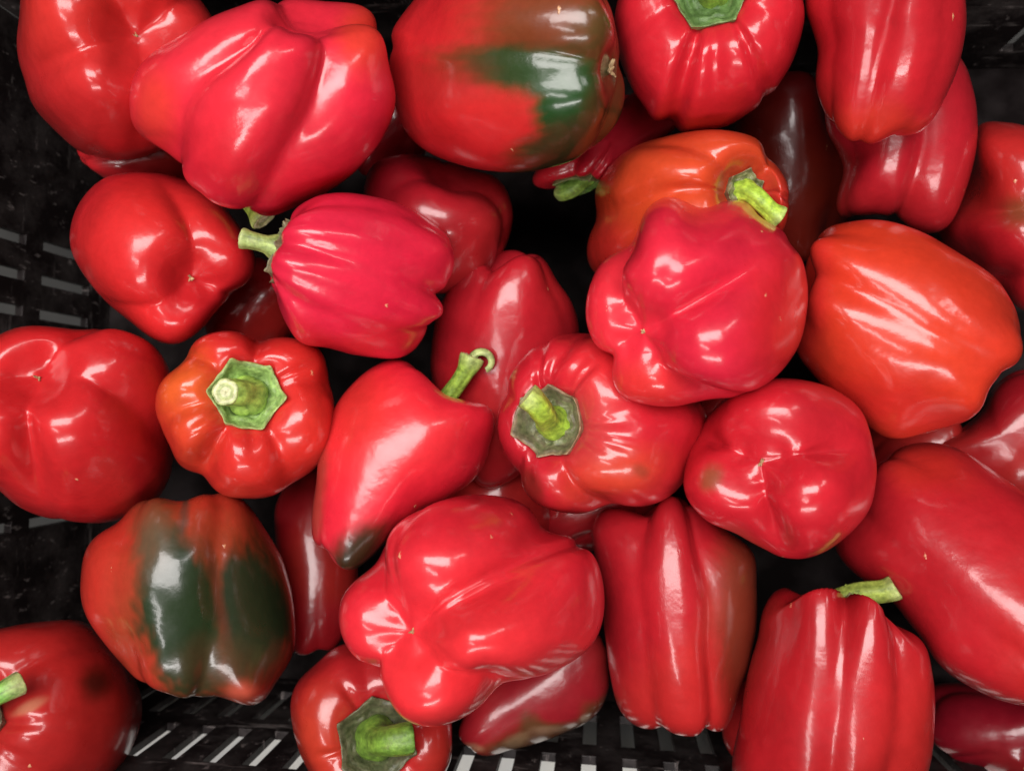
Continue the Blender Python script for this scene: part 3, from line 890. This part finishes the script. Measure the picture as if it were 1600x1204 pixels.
pepper("two-lobed red pepper darkened for shade, behind the small ridged pink-red one",
       [(566,300),(585,255),(640,238),(700,252),(735,262),(775,276),(797,310),(801,350),(786,395),(760,432),(712,458),(640,450),(590,400),(566,345)],
       z=-58, stem_to=(660,420), el=-30, creases=[(722,275,1.0),(640,290,.7)], Dm=.14, Db=.18, Ds=.1, color=(.33,.007,.014), seed=18)  # skin colour lowered to carry the shade behind the upper fruit

pepper("smooth deep red pepper with one broad sheen, lying low behind the curled stem",
       [(675,600),(672,555),(681,490),(710,440),(762,402),(800,392),(838,396),(868,428),(893,468),(908,525),(900,620),(850,710),(780,760),(715,740),(685,670)],
       z=-66, stem_to=(780,900), el=-15, creases=[(740,470,.6),(890,560,.5)], Dm=.06, Db=.10, Ds=.12, color=(.44,.009,.015), seed=19, taper=.12)

pepper("small dark-red pepper half hidden under the green-brown one, green calyx facing the gap",
       [(829,272),(838,288),(858,299),(900,302),(930,296),(955,270),(1010,240),(1060,200),(1075,165),(1040,140),(980,145),(920,190),(855,245)],
       z=-66, stem_to=(900,300), el=32, creases=[(960,230,.9),(900,262,.8)], Dm=.08, Ds=.2, ratio=.9, color=(.50,.010,.020), seed=20,
       stem=dict(tip=(878,299,-4), r=4.2, enddir=(-.6,-.2,-.8), color=(.20,.36,.06), bend=.3), calyx=dict(r=.5, sides=5, color=(.12,.26,.05), greyamt=.1))

pepper("orange pepper with mottled calyx and bright green bent stem, behind the broad pink-red one",
       [(928,302),(958,252),(1000,224),(1060,210),(1120,205),(1166,212),(1194,233),(1206,256),(1226,277),(1232,310),(1226,355),(1190,420),(1120,460),(1030,460),(955,442),(927,425),(917,392),(921,358),(933,330)],
       z=-30, pole=(1148,306), face='S', creases=[(1182,262,1.0),(1205,360,.6),(1060,250,.55),(960,330,.5)], Dm=.08, Ds=.20, color=(.60,.055,.012), seed=21, wr=6, ratio=1.2,
       stem=dict(tip=(1216,340,2), r=3.9, color=(.33,.52,.05), enddir=(.9,.55,-.2), bend=.35, flare=.25), calyx=dict(r=.20, sides=7, color=(.18,.26,.08), grey=(.16,.13,.08), greyamt=.6),
       patches=[(940,400,60,60,0,(.55,.018,.014),.8,.7),(1210,330,30,60,0,(.5,.015,.014),.7,.7)])

pepper("large red pepper cut by the left edge, blossom end up, four lobes round a scar",
       [(-30,545),(0,522),(40,508),(90,511),(125,516),(160,511),(208,520),(247,546),(270,590),(281,640),(276,690),(268,740),(240,787),(192,811),(150,818),(90,812),(40,797),(0,768),(-45,720),(-65,640),(-55,580)],
       z=-26, pole=(70,598), face='B', creases=[(112,530,.8),(-20,615,.7),(55,740,.9),(190,640,.5)], Dm=.08, Db=.32, p=2.0, color=(.58,.014,.014), seed=22, scar=.9, ratio=1.1)

pepper("large red pepper at the lower right edge with two long white sheens",
       [(1302,850),(1312,820),(1345,780),(1375,722),(1410,700),(1460,688),(1512,705),(1570,745),(1612,780),(1680,850),(1722,960),(1702,1080),(1612,1108),(1560,1095),(1500,1067),(1462,1035),(1432,990),(1400,950),(1350,912),(1314,882)],
       z=-20, stem_to=(1330,700), el=-10, creases=[(1560,800,.6),(1470,930,.5)], Dm=.05, Db=.12, Ds=.12, color=(.48,.010,.014), seed=23, noise=.02, taper=.05,
       patches=[(1440,720,90,40,20,(.58,.03,.012),.6,.7)])

pepper("upright ribbed red pepper at the bottom right, bent green stem with a ragged end",
       [(1185,960),(1205,930),(1243,917),(1282,933),(1308,950),(1350,951),(1385,975),(1400,979),(1430,990),(1451,1020),(1460,1070),(1461,1130),(1452,1210),(1410,1290),(1300,1330),(1190,1290),(1142,1210),(1155,1120),(1166,1060),(1178,1005)],
       z=-12, pole=(1342,962), face='S', tilt=14, creases=[(1320,1060,1.0),(1400,1040,1.0),(1225,1080,.25)], Dm=.09, Db=.14, Ds=.24, p=2.0, color=(.47,.010,.013), seed=24, noise=.015,
       stem=dict(tip=(1398,918,10), r=5.0, color=(.28,.38,.07), enddir=(1,-.45,.15), bend=.18, flare=.12), calyx=dict(r=.34, sides=6, color=(.28,.38,.10), lift=.0026, rise=.2))

pepper("long red pepper, lower centre right, with a brownish right flank and fine cracks",
       [(924,832),(936,800),(970,791),(1005,795),(1032,780),(1070,777),(1110,805),(1150,838),(1180,870),(1184,950),(1176,1020),(1156,1092),(1130,1140),(1080,1148),(1020,1141),(970,1116),(951,1062),(945,1000),(940,940),(929,885)],
       z=-42, stem_to=(1060,1300), el=-10, creases=[(1012,850,.7),(1112,1000,1.0)], Dm=.14, Db=.16, Ds=.14, color=(.47,.010,.015), seed=25, ends=.07, p=2.2,
       patches=[(1160,960,38,170,0,(.12,.030,.012),.85,.6),(1120,930,25,60,5,(.30,.05,.03),.4,.8)])

pepper("dull bruised red pepper with pale rot spots, under the biggest one at the bottom",
       [(716,1140),(740,1080),(800,1020),(880,985),(935,990),(950,1030),(951,1080),(926,1122),(870,1150),(805,1172),(758,1182),(728,1164)],
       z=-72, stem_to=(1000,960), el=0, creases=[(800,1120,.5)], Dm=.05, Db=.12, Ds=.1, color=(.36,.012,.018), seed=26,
       patches=[(850,1150,130,26,-25,(.10,.06,.02),.85,.6),(740,1167,14,6,10,(.45,.30,.15),.5,.7),(806,1158,18,10,-25,(.45,.30,.15),.5,.6),(860,1140,30,7,-10,(.45,.28,.16),.4,.6),(915,1122,9,6,0,(.55,.42,.28),.6,.5)])

pepper("red pepper at the bottom edge, large dark calyx and thick cut stem bending right",
       [(453,1110),(465,1065),(500,1030),(530,1008),(590,1000),(660,1030),(700,1085),(707,1140),(700,1200),(650,1255),(560,1265),(500,1230),(468,1175)],
       z=-50, pole=(588,1148), face='S', creases=[(500,1190,.5),(560,1040,.7),(680,1080,.5)], Dm=.05, Ds=.14, color=(.52,.014,.014), seed=27, wr=6,
       stem=dict(tip=(643,1152,15), r=6.3, color=(.15,.28,.035), enddir=(1,-.15,-.1), bend=.75, tipcolor=(.12,.26,.05), flare=.05), calyx=dict(r=.44, sides=6, color=(.09,.14,.05), grey=(.09,.08,.05), greyamt=.7, rise=.22, edge=(.12,.12,.06)),
       patches=[(500,1150,50,70,0,(.55,.05,.014),.7,.8),(680,1180,40,50,0,(.4,.03,.012),.6,.8)])

pepper("red pepper with two large dark green patches and brown crack on top, lower left",
       [(125,920),(130,872),(150,835),(182,816),(200,796),(240,776),(285,780),(330,768),(380,780),(412,820),(440,870),(458,930),(463,990),(455,1030),(432,1066),(405,1099),(376,1103),(345,1091),(290,1090),(230,1071),(190,1037),(150,990),(131,955)],
       z=-34, stem_to=(285,640), el=2, creases=[(335,930,1.0),(185,870,.5)], Dm=.09, Db=.14, Ds=.10, color=(.50,.024,.012), seed=28,
       patches=[(330,940,150,170,0,(.20,.050,.014),.7,.5),(255,900,40,190,-10,(.10,.060,.022),.75,.5),(287,965,68,128,-12,(.016,.032,.010),1,.25),(400,955,56,108,-8,(.018,.028,.010),1,.28),(347,960,8,110,-12,(.10,.025,.010),.7,.7),(240,850,26,40,0,(.12,.09,.05),.6,.7),(350,1040,70,40,0,(.06,.04,.015),.8,.6),(382,1088,26,20,0,(.62,.10,.05),.8,.6),(288,805,6,34,8,(.10,.05,.03),.85,.4)],
       press=[(385,1075,26,3)])

pepper("red pepper darkened for shade, deep between the green-patched one and the heart-shaped one",
       [(428,790),(455,745),(500,730),(545,790),(560,890),(548,980),(520,1012),(480,1021),(455,1014),(440,940),(430,860)],
       z=-92, stem_to=(480,600), el=-5, creases=[(500,900,.5)], Dm=.05, Db=.1, color=(.32,.008,.011), seed=29)  # shade of the deep wedge is painted into the skin colour

pepper("red pepper in the bottom left corner with a tan scrape beside its stem",
       [(-60,1010),(-20,985),(60,970),(120,968),(160,990),(200,1040),(222,1092),(215,1150),(182,1206),(120,1262),(30,1285),(-60,1240),(-100,1120)],
       z=-56, pole=(-18,1128), face='S', creases=[(125,1010,.6),(120,1200,.6),(-40,1010,.6)], Dm=.06, Ds=.16, color=(.48,.018,.013), seed=30, wr=5,
       stem=dict(tip=(32,1066,12), r=4.4, color=(.14,.36,.05), enddir=(.9,-.6,-.3), tipcolor=(.45,.40,.22)), calyx=dict(r=.36, sides=6, color=(.14,.16,.09), grey=(.17,.15,.11), greyamt=.9),
       patches=[(150,1065,20,24,0,(.03,.015,.008),.8,.8),(48,1100,26,8,-25,(.55,.28,.14),.55,.6)], press=[(60,1130,30,3),(150,1065,22,-2)])

pepper("red pepper darkened for shade at the right edge, just under the large orange-red one",
       [(1440,705),(1480,680),(1530,645),(1555,600),(1600,575),(1670,600),(1690,700),(1640,770),(1580,790),(1500,760)],
       z=-70, stem_to=(1750,560), el=-5, creases=[(1580,690,.5)], Dm=.06, color=(.34,.008,.013), seed=31)  # darker skin colour stands in for shade under the upper fruit

pepper("plum-red pepper darkened for shade in the bottom right corner with a small double glint",
       [(1440,1090),(1470,1065),(1530,1068),(1620,1085),(1690,1130),(1690,1190),(1620,1225),(1540,1205),(1490,1190),(1452,1150)],
       z=-92, stem_to=(1800,1100), el=0, creases=[(1540,1190,.5)], Dm=.06, color=(.24,.006,.014), seed=32)  # skin darkened in colour for the shade of the low corner

pepper("sliver of red pepper showing left of the upright ribbed one at the bottom",
       [(1128,1130),(1140,1080),(1180,1050),(1240,1060),(1280,1120),(1270,1190),(1220,1215),(1160,1195),(1134,1165)],
       z=-88, stem_to=(1300,1000), el=0, color=(.48,.010,.014), seed=33)

pepper("red pepper darkened for shade, deep in the gap left of the hanging one, upper right",
       [(1130,230),(1150,150),(1210,115),(1280,120),(1330,180),(1345,270),(1320,370),(1260,410),(1190,380),(1145,310)],
       z=-108, stem_to=(1240,600), el=-5, color=(.13,.004,.005), seed=34)  # near-black skin: the shadow in the gap is put into the colour

pepper("dark red pepper deep between the left-wall three-lobed pepper and the ridged one",
       [(310,470),(340,420),(390,400),(440,420),(470,470),(450,530),(390,560),(335,540)],
       z=-104, stem_to=(500,300), el=0, color=(.44,.010,.012), seed=35)

pepper("sliver of red pepper showing below the one in the top left corner",
       [(120,235),(150,180),(230,170),(300,200),(320,260),(280,300),(210,300),(150,272)],
       z=-74, stem_to=(400,200), el=0, color=(.48,.012,.014), seed=36)

pepper("dark red pepper low between the big pink-red and the green-brown peppers at the top",
       [(545,200),(570,150),(620,140),(660,180),(665,240),(630,280),(580,280),(550,250)],
       z=-96, stem_to=(700,100), el=0, color=(.46,.010,.016), seed=37)

pepper("dark red pepper in the gap below the heart-shaped one, left of the wrinkled one",
       [(660,790),(690,730),(740,700),(800,710),(850,760),(860,830),(810,870),(730,870),(670,840)],
       z=-98, stem_to=(900,700), el=0, color=(.48,.010,.014), seed=38)

pepper("dark red pepper deep below the wrinkled central one, above the long lower one",
       [(840,790),(870,750),(950,740),(1010,760),(1020,810),(970,850),(900,860),(850,830)],
       z=-100, stem_to=(1100,700), el=0, color=(.48,.010,.014), seed=39)

pepper("dark red pepper deep between the wrinkled central one and the squat green-spotted one",
       [(1040,640),(1080,600),(1150,590),(1200,640),(1200,720),(1140,770),(1080,760),(1045,700)],
       z=-96, stem_to=(1200,500), el=0, color=(.48,.010,.014), seed=40)

pepper("dark red pepper low between the orange-red one and the large lower right one",
       [(1330,700),(1370,640),(1440,620),(1500,660),(1510,740),(1460,790),(1390,790),(1340,750)],
       z=-98, stem_to=(1600,600), el=0, color=(.40,.010,.012), seed=41)
